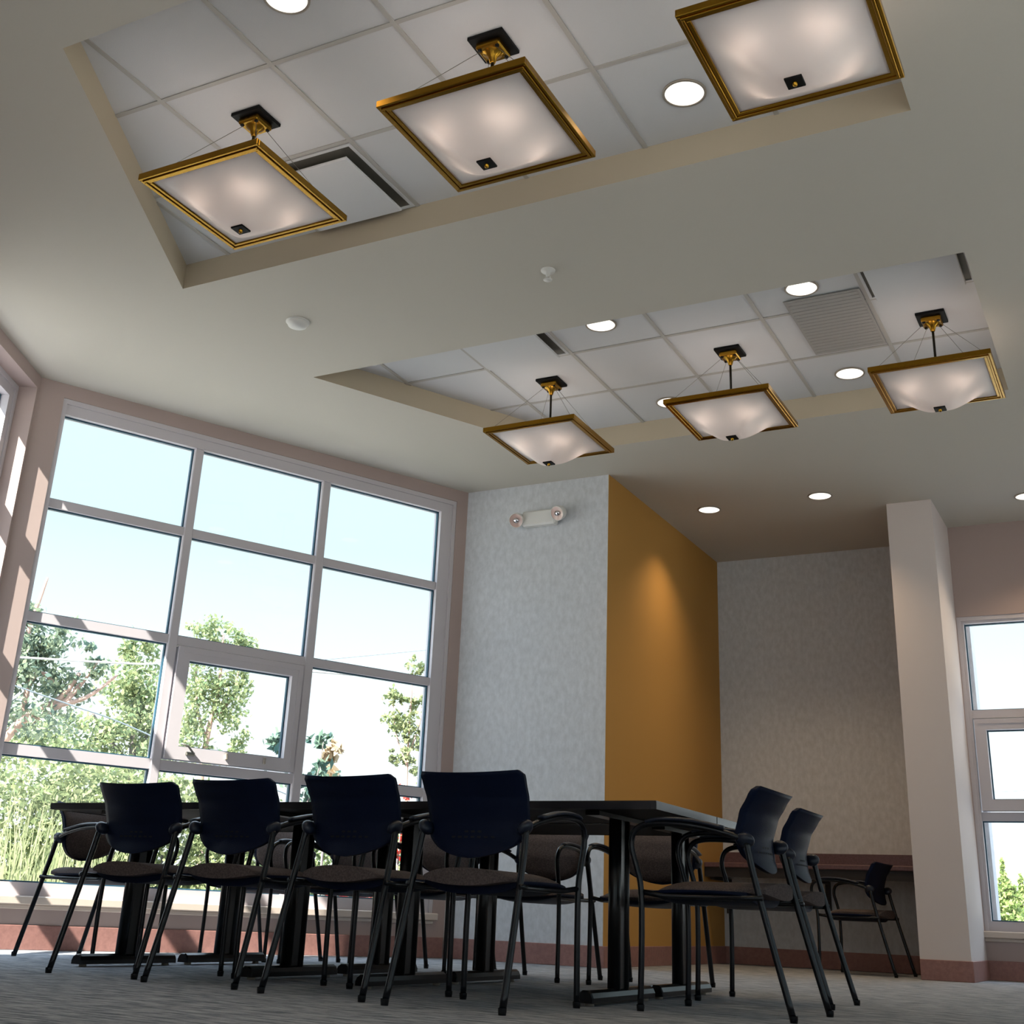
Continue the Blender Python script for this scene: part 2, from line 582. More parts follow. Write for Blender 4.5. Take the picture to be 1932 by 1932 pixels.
# ------------------------------------------------------------------ baseboards
def baseboard(name, P, Q, label, e0=0.0, e1=0.0):
    P, Q = Vector(P), Vector(Q)
    d = Q - P
    L = d.length
    mb = MB()
    mb.bevbox(-e0, L + e1, -0.012, 0.0, 0.0, 0.137, 0.003)
    o = mb.build(name, M['base'])
    o.location = P
    o.rotation_euler = (0, 0, math.atan2(d.y, d.x))
    return structure(o, label, 'baseboard')
baseboard('baseboard_window', Lc, Kc, 'brown baseboard under the big window', -0.012, -0.012)
baseboard('baseboard_left', E1, Lc, 'brown baseboard along the left wall', 0, -0.012)
baseboard('baseboard_grey', Kc, W(-3.535, 8.236), 'mauve brown baseboard under the grey wall', -0.01, 0.012)
baseboard('baseboard_ochre', W(-3.535, 8.236), W(-3.535, 10.89), 'red brown baseboard under the ochre wall', 0, -0.012)
baseboard('baseboard_alcove', W(-3.535, 10.89), W(-1.706, 10.89), 'dark baseboard at the back of the alcove', 0, 0)
baseboard('baseboard_pier', W(-1.706, 9.69), W(-1.357, 9.69), 'red brown baseboard on the front of the pier', 0.0, 0.012)
baseboard('baseboard_pierside', W(-1.357, 9.69), W(-1.357, 10.5), 'brown baseboard on the right side of the pier', 0, -0.012)
baseboard('baseboard_back', W(-1.357, 10.5), W(3.2, 10.5), 'brown baseboard under the right window', 0, 0)

# ------------------------------------------------------------------ windows
def window(name, P, Q, label, s0, s1, z0, z1, mull, trans, pane_y, casements=(), jamb=(0.09, 0.09), head=0.10, foot=0.075, sill=True, front=0.02, crank=True):
    """Window in the wall P -> Q. mull / trans = (lo, hi) bars; casements = cells (i, j) with an opening sash."""
    P, Q = Vector(P), Vector(Q)
    d = Q - P
    root = bpy.data.objects.new(name, None)
    COL.objects.link(root)
    root.location = P
    root.rotation_euler = (0, 0, math.atan2(d.y, d.x))
    structure(root, label, 'window')
    y0, y1 = front, pane_y + 0.05
    fr = MB()
    fr.box(s0, s0 + jamb[0], y0, y1, z0, z1)
    fr.box(s1 - jamb[1], s1, y0, y1, z0, z1)
    fr.box(s0 + jamb[0], s1 - jamb[1], y0, y1, z1 - head, z1)
    fr.box(s0 + jamb[0], s1 - jamb[1], y0, y1, z0, z0 + foot)
    xs = [s0 + jamb[0]] + [v for m in mull for v in m] + [s1 - jamb[1]]
    zs = [z0 + foot] + [v for t in trans for v in t] + [z1 - head]
    for m in mull:
        fr.bevbox(m[0], m[1], y0 + 0.005, y1, z0 + foot - 0.004, z1 - head + 0.004, 0.006)
    for i in range(len(mull) + 1):
        for t in trans:
            fr.box(xs[2 * i] - 0.002, xs[2 * i + 1] + 0.002, y0 + 0.012, y1, t[0], t[1])
    # outer lip of the frame: a raised flat band
    fr.box(s0, s1, y0 - 0.012, y0, z1 - 0.035, z1)
    fr.box(s0, s0 + 0.03, y0 - 0.012, y0, z0, z1 - 0.035)
    fr.box(s1 - 0.03, s1, y0 - 0.012, y0, z0, z1 - 0.035)
    fr.build('frame', M['wframe'], root)
    ga, gl = MB(), MB()
    for i in range(len(mull) + 1):
        for j in range(len(trans) + 1):
            a0, a1, b0, b1 = xs[2 * i], xs[2 * i + 1], zs[2 * j], zs[2 * j + 1]
            if (i, j) in casements:
                sa = MB()
                g = 0.085
                c0, c1, e0, e1 = a0 + 0.012, a1 - 0.012, b0 + 0.01, b1 - 0.01
                sa.box(c0, c1, y0 - 0.012, y1 - 0.02, e0, e0 + g)
                sa.box(c0, c1, y0 - 0.012, y1 - 0.02, e1 - g, e1)
                sa.box(c0, c0 + g, y0 - 0.012, y1 - 0.02, e0 + g, e1 - g)
                sa.box(c1 - g, c1, y0 - 0.012, y1 - 0.02, e0 + g, e1 - g)
                for q in (0.03,):
                    sa.box(c0 + q, c1 - q, y0 - 0.018, y0 - 0.012, e1 - q - 0.008, e1 - q)
                    sa.box(c1 - q - 0.008, c1 - q, y0 - 0.018, y0 - 0.012, e0 + q, e1 - q)
                so = sa.build('casement_sash', M['wframe'], root)
                hd = MB()
                hx = c0 + 0.14
                hd.bevbox(hx, hx + 0.06, y0 - 0.035, y0 - 0.012, e0 + 0.03, e0 + 0.055, 0.004)
                hd.tube([(hx + 0.05, y0 - 0.035, e0 + 0.045), (hx + 0.0, y0 - 0.055, e0 + 0.085), (hx - 0.05, y0 - 0.05, e0 + 0.1)], 0.007, 8)
                if crank:
                    hd.build('crank_handle', M['wire'], so)
                for lx in (0.42, 0.7):
                    la = MB()
                    la.bevbox(c0 + lx, c0 + lx + 0.018, y0 - 0.03, y0 - 0.012, e0 + 0.03, e0 + 0.075, 0.004)
                    la.build('latch', M['ring'], so)
                a0, a1, b0, b1 = c0 + g, c1 - g, e0 + g, e1 - g
            t = 0.009
            ga.box(a0, a0 + t, pane_y - 0.012, pane_y + 0.012, b0, b1)
            ga.box(a1 - t, a1, pane_y - 0.012, pane_y + 0.012, b0, b1)
            ga.box(a0 + t, a1 - t, pane_y - 0.012, pane_y + 0.012, b1 - t, b1)
            ga.box(a0 + t, a1 - t, pane_y - 0.012, pane_y + 0.012, b0, b0 + t)
            gl.box(a0 + t, a1 - t, pane_y - 0.003, pane_y + 0.003, b0 + t, b1 - t)
    ga.build('gasket', M['gasket'], root)
    gl.build('pane', M['glass'], root)
    if sill:
        si = MB()
        si.bevbox(s0 - 0.04, s1 + 0.02, -0.045, y0 + 0.01, z0 - 0.05, z0 - 0.001, 0.006)
        si.bevbox(s0 - 0.02, s1, -0.012, 0.0, z0 - 0.075, z0 - 0.05, 0.004)
        si.build('sill', M['sill'], root)
    return root
def fl(s):
    return Lw - s
window('window_1', Lc, Kc, 'large white framed window of twelve panes on the left', WO[0], WO[1], 0.30, 3.455,
       [(fl(2.345), fl(2.280)), (fl(1.315), fl(1.245))], [(1.105, 1.17), (1.935, 1.995), (2.695, 2.755)], 0.07,
       casements=((1, 1),), jamb=(0.012, 0.135), head=0.108)
window('window_2', E1, Lc, 'white framed window at the left edge of the picture', DO[0], DO[1], 0.30, 3.465,
       [], [(1.105, 1.17), (1.935, 1.995), (2.695, 2.755)], 0.20, jamb=(0.09, 0.09), head=0.10, front=0.135)
window('window_3', W(-1.357, 10.5), W(3.2, 10.5), 'white framed window right of the pier, tree outside', 0.004, 2.05, 0.345, 2.775,
       [(1.0, 1.06)], [(1.15, 1.215), (1.945, 2.01)], 0.08, casements=((0, 1),), jamb=(0.05, 0.09), head=0.055, foot=0.07, crank=False)
window('window_7', E1, Lc, 'unseen white framed window added in the left wall for sun bounce', DO2[0], DO2[1], 0.30, 3.465,
       [(1.17, 1.23)], [(1.105, 1.17), (1.935, 1.995), (2.695, 2.755)], 0.20, front=0.135)
for i, o in enumerate(RR):
    window('window_%d' % (8 + i), W(3.2, -3.0), W(-2.3, -3.0), 'unseen white framed window added behind the camera for sun bounce', o[0], o[1], o[2], o[3],
           [((o[0] + o[1]) / 2 - 0.03, (o[0] + o[1]) / 2 + 0.03)], [(1.15, 1.215), (1.945, 2.01)], 0.08)
for i, o in enumerate(RS):
    window('window_%d' % (4 + i), W(3.2, 10.5), W(3.2, -3.0), 'white framed window in the right wall, out of view', o[0], o[1], o[2], o[3],
           [((o[0] + o[1]) / 2 - 0.03, (o[0] + o[1]) / 2 + 0.03)], [(1.15, 1.215), (1.945, 2.01)], 0.08)

# ------------------------------------------------------------------ ceiling fittings
def pendant(name, label, b, c):
    root = thing(name, label, 'pendant light', W(b, c, TILE), RB, 'brass framed pendant lights')
    m = MB()
    m.bevbox(-0.082, 0.082, -0.082, 0.082, -0.018, 0.0, 0.003)
    m.build('canopy', M['black'], root)
    m = MB()
    m.bevbox(-0.056, 0.056, -0.056, 0.056, -0.050, -0.018, 0.006)
    m.lathe([(0.0001, -0.10), (0.012, -0.098), (0.02, -0.07), (0.044, -0.050)], 20)
    bo = m.build('boss', M['brass'], root)
    for sx in (-1, 1):
        for sy in (-1, 1):
            q = MB()
            q.lathe([(0.0001, -0.056), (0.008, -0.056), (0.010, -0.049)], 10, c=(sx * 0.041, sy * 0.041, 0))
            q.build('screw', M['black'], bo)
    m = MB()
    m.tube([(0, 0, -0.09), (0, 0, -0.50)], 0.0075, 10)
    m.build('rod', M['rod'], root)
    zb, zt = -0.452, -0.415              # frame bottom and top below the tiles
    ho, hi = 0.33, 0.287
    for sx in (-1, 1):
        for sy in (-1, 1):
            q = MB()
            q.tube([(sx * 0.03, sy * 0.03, -0.045), (sx * 0.29, sy * 0.29, zt)], 0.0012, 6)
            q.build('cable', M['wire'], root)
    m = MB()
    # stepped moulding: three nested square rings
    for (o, i, z0, z1) in ((ho, ho - 0.014, zb + 0.006, zt), (ho - 0.014, ho - 0.026, zb + 0.0, zt - 0.006), (ho - 0.026, hi, zb + 0.005, zt - 0.012)):
        m.bevbox(-o, o, -o, -i, z0, z1, 0.002)
        m.bevbox(-o, o, i, o, z0, z1, 0.002)
        m.bevbox(-o, -i, -i, i, z0, z1, 0.002)
        m.bevbox(i, o, -i, i, z0, z1, 0.002)
    m.build('frame', M['brass'], root)
    m = MB()
    dep = 0.150
    def f(u, v, off=0.0):
        x, y = (u * 2 - 1), (v * 2 - 1)
        r = (abs(x) ** 5 + abs(y) ** 5) ** 0.2
        t = min(1.0, max(0.0, (1.0 - r) / 0.86))
        h = t * t * (3 - 2 * t)
        h = 0.78 * h + 0.22 * t
        return (x * (hi + 0.004), y * (hi + 0.004), zb + 0.012 - dep * h + off)
    n = 36
    m.sheet(lambda u, v: f(u, v, 0.005), lambda u, v: f(u, v, 0.0), n, n)
    sh = m.build('glass_shade', M['shade'], root)
    m = MB()
    m.bevbox(-0.032, 0.032, -0.032, 0.032, zb + 0.004 - dep, zb + 0.013 - dep, 0.002)
    fi = m.build('finial', M['black'], root)
    m = MB()
    m.lathe([(0.0001, zb - dep - 0.012), (0.008, zb - dep - 0.008), (0.010, zb - dep + 0.004)], 12)
    m.build('knob', M['brass'], fi)
    for k, (x, y) in enumerate(((-0.12, -0.12), (0.12, -0.12), (0.12, 0.12), (-0.12, 0.12))):
        ld = bpy.data.lights.new('bulb', 'POINT')
        ld.energy = 0.26
        ld.color = (1.0, 0.86, 0.76)
        ld.shadow_soft_size = 0.03
        lo = bpy.data.objects.new('bulb', ld)
        COL.objects.link(lo)
        lo.parent = root
        lo.location = (x, y, zb + 0.0)
    return root
p0 = pendant('pendant_light', 'brass framed pendant light in the nearer tray, at its left end', -3.338, 3.583)
p0['label'] = 'brass framed pendant at the left end of the nearer tray'
for lab, b, c in (('brass framed pendant in the middle of the nearer tray, beside a recessed downlight', -2.087, 3.583),
                  ('brass framed pendant cut off by the top edge of the picture', -0.838, 3.583),
                  ('brass framed pendant at the left end of the farther tray, above the emergency lamp', -3.345, 6.783),
                  ('brass framed pendant in the middle of the farther tray', -2.087, 6.783),
                  ('brass framed pendant at the right end of the farther tray', -0.855, 6.783)):
    q = copy_tree(p0)
    q.location = W(b, c, TILE)
    q['label'] = lab

def downlight(label, b, c, z, e=9.0, group='recessed downlights'):
    root = thing('recessed_downlight', label, 'downlight', W(b, c, z), RB, group)
    m = MB()
    m.lathe([(0.088, -0.0005), (0.097, -0.0005), (0.097, -0.006), (0.086, -0.008), (0.086, -0.001)], 32)
    m.build('trim_ring', M['ring'], root)
    m = MB()
    m.lathe([(0.086, -0.004), (0.06, -0.006), (0.0001, -0.0065)], 32)
    m.build('lens', M['lens'], root)
    ld = bpy.data.lights.new('lamp', 'SPOT')
    ld.energy = e
    ld.color = (1.0, 0.74, 0.46)
    ld.spot_size = R(112)
    ld.spot_blend = 0.95
    ld.shadow_soft_size = 0.06
    lo = bpy.data.objects.new('lamp', ld)
    COL.objects.link(lo)
    lo.parent = root
    lo.location = (0, 0, -0.012)
    return root
for lab, b, c, z, e in (('round downlight cut by the top edge, nearest in the nearer tray', -2.716, 2.99, TILE, 24),
                     ('round downlight in the nearer tray between the middle and right pendants', -1.472, 4.214, TILE, 24),
                     ('round downlight in the farther tray at the near edge, left of the middle pendant', -2.694, 6.124, TILE, 24),
                     ('round downlight in the farther tray at the near edge, right of the middle pendant', -1.461, 6.144, TILE, 24),
                     ('round downlight in the farther tray between the middle and right pendants', -1.472, 7.394, TILE, 24),
                     ('round downlight half hidden behind the left corner of the middle pendant', -2.724, 7.41, TILE, 24),
                     ('round downlight in the alcove ceiling beside the ochre wall', -3.086, 9.326, H, 56),
                     ('round downlight in the alcove ceiling in front of the pier', -2.148, 9.296, H, 56),
                     ('round downlight cut by the right edge, above the right window', -0.655, 9.86, H, 56)):
    downlight(lab, b, c, z, e)

def diffuser(label, b0, b1, c0, c1):
    root = thing('air_diffuser', label, 'air vent', W((b0 + b1) / 2, (c0 + c1) / 2, TILE), RB, 'square plaque air vents')
    hx, hy = (b1 - b0) / 2, (c1 - c0) / 2
    m = MB()
    m.box(-hx, hx, -hy, hy, -0.004, -0.001)
    m.build('pan', M['pan'], root)  # dark grey colour stands in for the shaded recess above the plaque
    m = MB()
    g = 0.016
    for a in ((-hx, hx, -hy, -hy + g), (-hx, hx, hy - g, hy), (-hx, -hx + g, -hy + g, hy - g), (hx - g, hx, -hy + g, hy - g)):
        m.box(a[0], a[1], a[2], a[3], -0.010, -0.001)
    m.build('frame', M['tile'], root)
    m = MB()
    k = 0.045
    m.bevbox(-hx + k, hx - k, -hy + k, hy - k, -0.052, -0.036, 0.004)
    m.build('plaque', M['tile'], root)
    return root
diffuser('square plaque air vent beside the left pendant of the nearer tray', -3.645, -3.042, 3.915, 4.51)
diffuser('square plaque air vent near the left end of the farther tray', -3.645, -3.042, 5.835, 6.415)
diffuser('square plaque air vent at the right end of the farther tray', -1.135, -0.56, 5.835, 6.415)
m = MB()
m.box(-1.60, -1.162, 6.26, 7.02, TILE - 0.012, TILE - 0.0065)  # darker panel stands in for a rectangle of shade on the tiles
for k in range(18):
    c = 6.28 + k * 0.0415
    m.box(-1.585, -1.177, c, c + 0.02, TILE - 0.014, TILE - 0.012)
g = m.build('shadow_panel', M['shadow_grey'], rot=RB)
tag(g, 'darker grey ribbed panel standing in for shade on the farther tray tiles', 'air vent')

root = thing('smoke_detector', 'white round smoke detector on the ceiling above the big window', 'smoke detector', W(-4.221, 5.119, H), RB)
m = MB()
m.lathe([(0.062, 0.0), (0.064, -0.012), (0.055, -0.03), (0.03, -0.042), (0.0001, -0.044)], 28)
m.build('cover', M['white'], root)
m = MB()
m.lathe([(0.07, 0.0), (0.07, -0.008), (0.06, -0.010)], 28)
m.build('base', M['white'], root)
root = thing('sprinkler_head', 'small white fire sprinkler head on the ceiling between the two trays', 'sprinkler', W(-2.581, 5.15, H), RB)
m = MB()
m.lathe([(0.04, 0.0), (0.038, -0.008), (0.014, -0.012), (0.011, -0.04), (0.0001, -0.04)], 20)
m.build('escutcheon', M['white'], root)
m = MB()
m.lathe([(0.0001, -0.062), (0.024, -0.060), (0.024, -0.057), (0.0001, -0.056)], 16)
m.tube([(0.012, 0, -0.038), (0.014, 0, -0.05), (0.003, 0, -0.06)], 0.003, 6)
m.tube([(-0.012, 0, -0.038), (-0.014, 0, -0.05), (-0.003, 0, -0.06)], 0.003, 6)
m.build('deflector', M['white'], root)

root = thing('emergency_light', 'white twin head emergency light on the grey wall', 'emergency light', W(-4.105, 8.236, 3.245), RB)
m = MB()
m.bevbox(-0.145, 0.145, -0.075, -0.001, -0.062, 0.062, 0.012)
m.build('housing', M['white'], root)
for sx, tilt in ((-1, -0.35), (1, 0.25)):
    hd = bpy.data.objects.new('lamp_head', None)
    m = MB()
    m.lathe([(0.0001, 0.05), (0.03, 0.048), (0.052, 0.02), (0.06, -0.02), (0.06, -0.04), (0.054, -0.042)], 24)
    h = m.build('lamp_head', M['white'], root)
    bpy.data.objects.remove(hd)
    h.location = (sx * 0.185, -0.07, 0.02 if sx > 0 else 0.0)
    h.rotation_euler = (R(-78), 0, tilt)
    h.rotation_euler = (R(-62), R(18 * sx), 0)
    m = MB()
    m.lathe([(0.054, -0.040), (0.03, -0.034), (0.0001, -0.032)], 24)
    m.build('lens', M['lampglass'], h)
    m = MB()
    m.lathe([(0.0001, -0.046), (0.02, -0.044), (0.022, -0.036)], 16)
    m.build('bulb_cap', M['chrome'], h)

# ------------------------------------------------------------------ alcove counter
root = thing('counter', 'mauve laminate wall counter along the back of the alcove', 'counter', W(-2.62, 10.62, 0), RB)
hx = 0.909
m = MB()
m.bevbox(-hx, hx, -0.27, 0.268, 0.755, 0.795, 0.006)
m.build('countertop', M['counter'], root)
m = MB()
m.bevbox(-hx, hx, 0.248, 0.268, 0.795, 0.905, 0.003)
m.build('backsplash', M['counter'], root)
m = MB()
m.box(-hx, hx, -0.255, -0.235, 0.68, 0.755)
m.box(-hx, -hx + 0.02, -0.235, 0.26, 0.68, 0.755)
m.box(hx - 0.02, hx, -0.235, 0.26, 0.68, 0.755)
m.build('apron', M['dark'], root)
for x in (-0.86, 0.0, 0.86):
    m = MB()
    m.box(x - 0.02, x + 0.02, 0.235, 0.266, 0.40, 0.68)
    m.box(x - 0.02, x + 0.02, -0.2, 0.235, 0.66, 0.68)
    m.build('bracket', M['dark'], root)

# ------------------------------------------------------------------ tables
def make_table(label):
    root = thing('conference_table', label, 'table', (0, 0, 0), 0, 'black conference tables')
    hx, hy = 0.80, 0.36
    m = MB()
    m.bevbox(-hx + 0.004, hx - 0.004, -hy + 0.004, hy - 0.004, 0.708, 0.738, 0.003)
    m.build('tabletop', M['top'], root)
    m = MB()
    for a in ((-hx, -hx + 0.004, -hy, hy), (hx - 0.004, hx, -hy, hy), (-hx + 0.004, hx - 0.004, -hy, -hy + 0.004), (-hx + 0.004, hx - 0.004, hy - 0.004, hy)):
        m.box(a[0], a[1], a[2], a[3], 0.706, 0.737)
    m.build('edge_band', M['edge'], root)
    for sx in (-1, 1):
        x = sx * 0.50
        m = MB()
        # two round posts either side of a flat web
        m.tube([(x, -0.045, 0.05), (x, -0.045, 0.70)], 0.026, 14)
        m.tube([(x, 0.045, 0.05), (x, 0.045, 0.70)], 0.026, 14)
        m.box(x - 0.016, x + 0.016, -0.045, 0.045, 0.05, 0.70)
        lg = m.build('leg', M['leg'], root)
        m = MB()
        m.box(x - 0.03, x + 0.03, -0.28, 0.28, 0.69, 0.707)
        m.build('mounting_plate', M['leg'], lg)
        m = MB()
        sec = [(-0.034, 0.012), (-0.034, 0.03), (-0.026, 0.047), (-0.012, 0.056), (0.012, 0.056), (0.026, 0.047), (0.034, 0.03), (0.034, 0.012)]
        vs, fs = [], []
        ys = (-0.325, -0.318, 0.318, 0.325)
        for k, y in enumerate(ys):
            q = 0.9 if k in (0, 3) else 1.0
            vs += [(x + sx_ * q, y, 0.012 + (z - 0.012) * q) for sx_, z in sec]
        n = len(sec)
        for k in range(3):
            for i in range(n):
                fs.append((k * n + i, (k + 1) * n + i, (k + 1) * n + (i + 1) % n, k * n + (i + 1) % n))
        fs.append(tuple(range(n)))
        fs.append(tuple(3 * n + i for i in range(n))[::-1])
        m.add(vs, fs)
        ft = recalc(m.build('foot', M['leg'], lg))
        for y in (-0.28, 0.28):
            m = MB()
            m.lathe([(0.0001, 0.0), (0.018, 0.0), (0.018, 0.012), (0.0001, 0.013)], 12, c=(x, y, 0))
            m.build('glide', M['ring'], lg)
    return root
TB = [(-2.525, 4.875, 'black conference table nearest the camera at the right end'),
      (-4.135, 4.885, 'black conference table at the left end behind the row of chairs'),
      (-2.525, 5.605, 'black conference table behind the right end table, beside the ochre wall'),
      (-4.135, 5.615, 'black conference table in the back row at the left, before the big window')]
t0 = make_table(TB[0][2])
for i, (b, c, lab) in enumerate(TB):
    t = t0 if i == 0 else copy_tree(t0)
    t.location = W(b, c, 0)
    t.rotation_euler = (0, 0, RB)
    t['label'] = lab

# ------------------------------------------------------------------ chairs
def make_chair(label):
    root = thing('stacking_chair', label, 'chair', (0, 0, 0), 0, 'black stacking armchairs')
    def prof(z):                                     # y of the back's middle line
        ks = ((0.490, -0.150), (0.55, -0.128), (0.62, -0.122), (0.70, -0.145), (0.75, -0.180), (0.79, -0.212))
        if z <= ks[0][0]:
            return ks[0][1]
        for (a, b) in zip(ks, ks[1:]):
            if z <= b[0]:
                t = (z - a[0]) / (b[0] - a[0])
                t2 = t * t * (3 - 2 * t) * 0.4 + t * 0.6
                return a[1] + (b[1] - a[1]) * t2
        return ks[-1][1]
    ZT, ZB = 0.784, 0.492
    def halfw(z):
        if z > 0.772:
            return 0.216 - 0.016 * ((z - 0.772) / 0.012) ** 2
        if z > 0.60:
            return 0.203 + 0.013 * (z - 0.60) / 0.185
        q = (0.60 - z) / (0.60 - ZB)
        return max(0.004, 0.203 * (1 - min(1, q) ** 2.1) ** 0.62)
    def zrow(v):
        return ZB + (ZT - ZB) * (1 - (1 - v) ** 1.0) if v > 0 else ZB
    def surf(u, v, off, k=1.0):
        vv = v
        z = ZB + (ZT - ZB) * (vv ** 1.35)
        hw = halfw(z) * k
        x = (u * 2 - 1) * hw
        zz = z + (0.014 * (x / 0.216) ** 2 if z > 0.7 else 0.0) * ((z - 0.7) / 0.1 if z > 0.7 else 0)
        y = prof(z) + 0.035 * (x / 0.216) ** 2 + off
        return (x, y, zz)
    m = MB()
    m.sheet(lambda u, v: surf(u, v, -0.009), lambda u, v: surf(u, v, 0.009), 18, 30)
    for row, n in ((0.566, 7), (0.585, 3)):
        for k in range(n):
            x = (k - (n - 1) / 2) * 0.027
            y = prof(row) + 0.035 * (x / 0.216) ** 2 - 0.0098
            m.add([(x - 0.008, y, row - 0.0035), (x + 0.008, y, row - 0.0035), (x + 0.008, y, row + 0.0035), (x - 0.008, y, row + 0.0035)], [(0, 1, 2, 3)], 1)
    bk = m.build('backrest', [M['shell'], M['slot']], root)
    m = MB()
    def cush(u, v, off):
        v = 0.10 + 0.86 * v
        e = 1 - max(abs(2 * u - 1) ** 8, abs((v - 0.53) / 0.43) ** 8) * 0.9
        p = surf(u, v, 0.0, 0.93)
        return (p[0], p[1] + 0.009 + (off * e if off > 0 else off), p[2])
    m.sheet(lambda u, v: cush(u, v, -0.002), lambda u, v: cush(u, v, 0.018), 16, 20)
    m.build('back_cushion', M['fabric'], bk)
    # seat
    def plan(u, v):
        x, y = 2 * u - 1, 2 * v - 1
        # square to rounded square
        k = 1.0 - 0.10 * (x * x * y * y)
        return x * k, y * k
    def seat(u, v, top):
        x, y = plan(u, v)
        X, Y = x * (0.215 - 0.034 * (y < 0) * y * y), 0.03 + y * 0.235
        z = 0.458 - 0.030 * abs(x) ** 2.4
        if y > 0.45:
            z -= 0.032 * ((y - 0.45) / 0.55) ** 2
        e = max(abs(x), abs(y) if y > 0 else abs(y) * 0.6) ** 10
        th = 0.054 * (1 - abs(x) ** 2.2) * (1 - max(0, y) ** 8) + 0.006
        return (X, Y, z - (0.010 * e if top else th + 0.004 * e))
    m = MB()
    m.sheet(lambda u, v: seat(u, v, False), lambda u, v: seat(u, v, True), 20, 20)
    m.build('seat_cushion', M['fabric'], root)
    def shell(u, v, low):
        x, y = plan(u, v)
        X, Y = x * 0.219, 0.05 + y * (0.222 if y > 0 else 0.19)
        z = 0.404 + 0.018 * abs(x) ** 2.2 - (0.006 * max(0, (y - 0.45) / 0.55) ** 2)
        if low:
            z -= 0.006 + 0.026 * (1 - abs(x) ** 3) * (1 - max(0, y) ** 6)
        return (X, Y, z)
    m = MB()
    m.sheet(lambda u, v: shell(u, v, True), lambda u, v: shell(u, v, False), 18, 18)
    m.build('seat_shell', M['shell'], root)
    for s in (-1, 1):
        m = MB()
        m.tube(smooth_path([(s * 0.228, -0.285, 0.012), (s * 0.223, -0.215, 0.26), (s * 0.217, -0.150, 0.50), (s * 0.213, -0.130, 0.592)], 4), 0.0125, 10)
        m.lathe([(0.0001, 0.0), (0.013, 0.0), (0.0145, 0.012), (0.0145, 0.022)], 10, c=(s * 0.2285, -0.287, 0))
        m.build('leg', M['steel'], root)
        m = MB()
        path = [(s * 0.238, 0.280, 0.012), (s * 0.237, 0.276, 0.25), (s * 0.236, 0.280, 0.42), (s * 0.238, 0.298, 0.50), (s * 0.240, 0.318, 0.575),
                (s * 0.242, 0.300, 0.632), (s * 0.243, 0.235, 0.655), (s * 0.243, 0.10, 0.652), (s * 0.230, -0.03, 0.630), (s * 0.214, -0.124, 0.600)]
        m.tube(smooth_path(path, 5), 0.0115, 10)
        m.lathe([(0.0001, 0.0), (0.013, 0.0), (0.0145, 0.012), (0.0145, 0.022)], 10, c=(s * 0.238, 0.280, 0))
        m.build('leg', M['steel'], root)
        m = MB()
        m.tube(smooth_path([(s * 0.243, 0.255, 0.662), (s * 0.244, 0.20, 0.671), (s * 0.243, 0.08, 0.667), (s * 0.235, -0.05, 0.642)], 5), 0.019, 10, flat=(1.0, 0.42))
        m.build('armrest', M['bracket'], root)
        m = MB()
        m.tube([(s * 0.231, -0.19, 0.40), (s * 0.205, -0.10, 0.398), (s * 0.205, 0.20, 0.398), (s * 0.236, 0.279, 0.41)], 0.010, 8)
        m.build('seat_rail', M['steel'], root)
        m = MB()
        bm = bmesh.new()
        bmesh.ops.create_icosphere(bm, subdivisions=3, radius=1.0)
        for v in bm.verts:
            co = v.co
            v.co = Vector((s * (0.206 + 0.008 * co.z) + co.x * 0.025, -0.122 + co.y * 0.036, 0.600 + co.z * 0.028))
        m.addbm(bm, 0, True)
        bm.free()
        m.build('bracket', M['bracket'], root)
    return root
def face(b, c):                     # rotation that turns a chair's front to the (b, c) direction
    v = B * b + Cx * c
    return math.atan2(-v.x, v.y)
CH = [(-2.248, 4.165, (0.0, 1), 'black armchair seen from behind at the right end of the near row'),
      (-2.830, 4.230, (0.03, 1), 'black armchair seen from behind, second from right in the near row'),
      (-3.475, 4.305, (0.0, 1), 'black armchair seen from behind, third from right in the near row'),
      (-4.085, 4.38, (-0.06, 1), 'black armchair seen from behind, left end of the near row'),
      (-5.24, 5.22, (1, 0.0), 'black armchair at the left head of the table by the window'),
      (-1.515, 4.78, (-1, 0.03), 'black armchair at the right head of the table, nearest the camera'),
      (-1.605, 5.66, (-1, 0.0), 'black armchair behind the nearest head chair at the right end'),
      (-2.44, 6.33, (0.03, -1), 'black armchair facing us across the table, in front of the ochre wall'),
      (-3.07, 6.30, (0.0, -1), 'black armchair facing us across the table, in front of the grey wall'),
      (-3.72, 6.30, (-0.02, -1), 'black armchair facing us, hidden behind the right end chair of the near row'),
      (-4.33, 6.30, (0.0, -1), 'black armchair facing us across the table, before the middle window panes'),
      (-4.93, 6.32, (0.0, -1), 'black armchair facing us across the table, before the left window panes'),
      (-2.15, 10.02, (-1, 0.12), 'black armchair alone in the alcove beside the counter')]
c0 = make_chair(CH[0][3])
for i, (b, c, d, lab) in enumerate(CH):
    o = c0 if i == 0 else copy_tree(c0)
    o.location = W(b, c, 0)
    o.rotation_euler = (0, 0, face(*d))
    o['label'] = lab

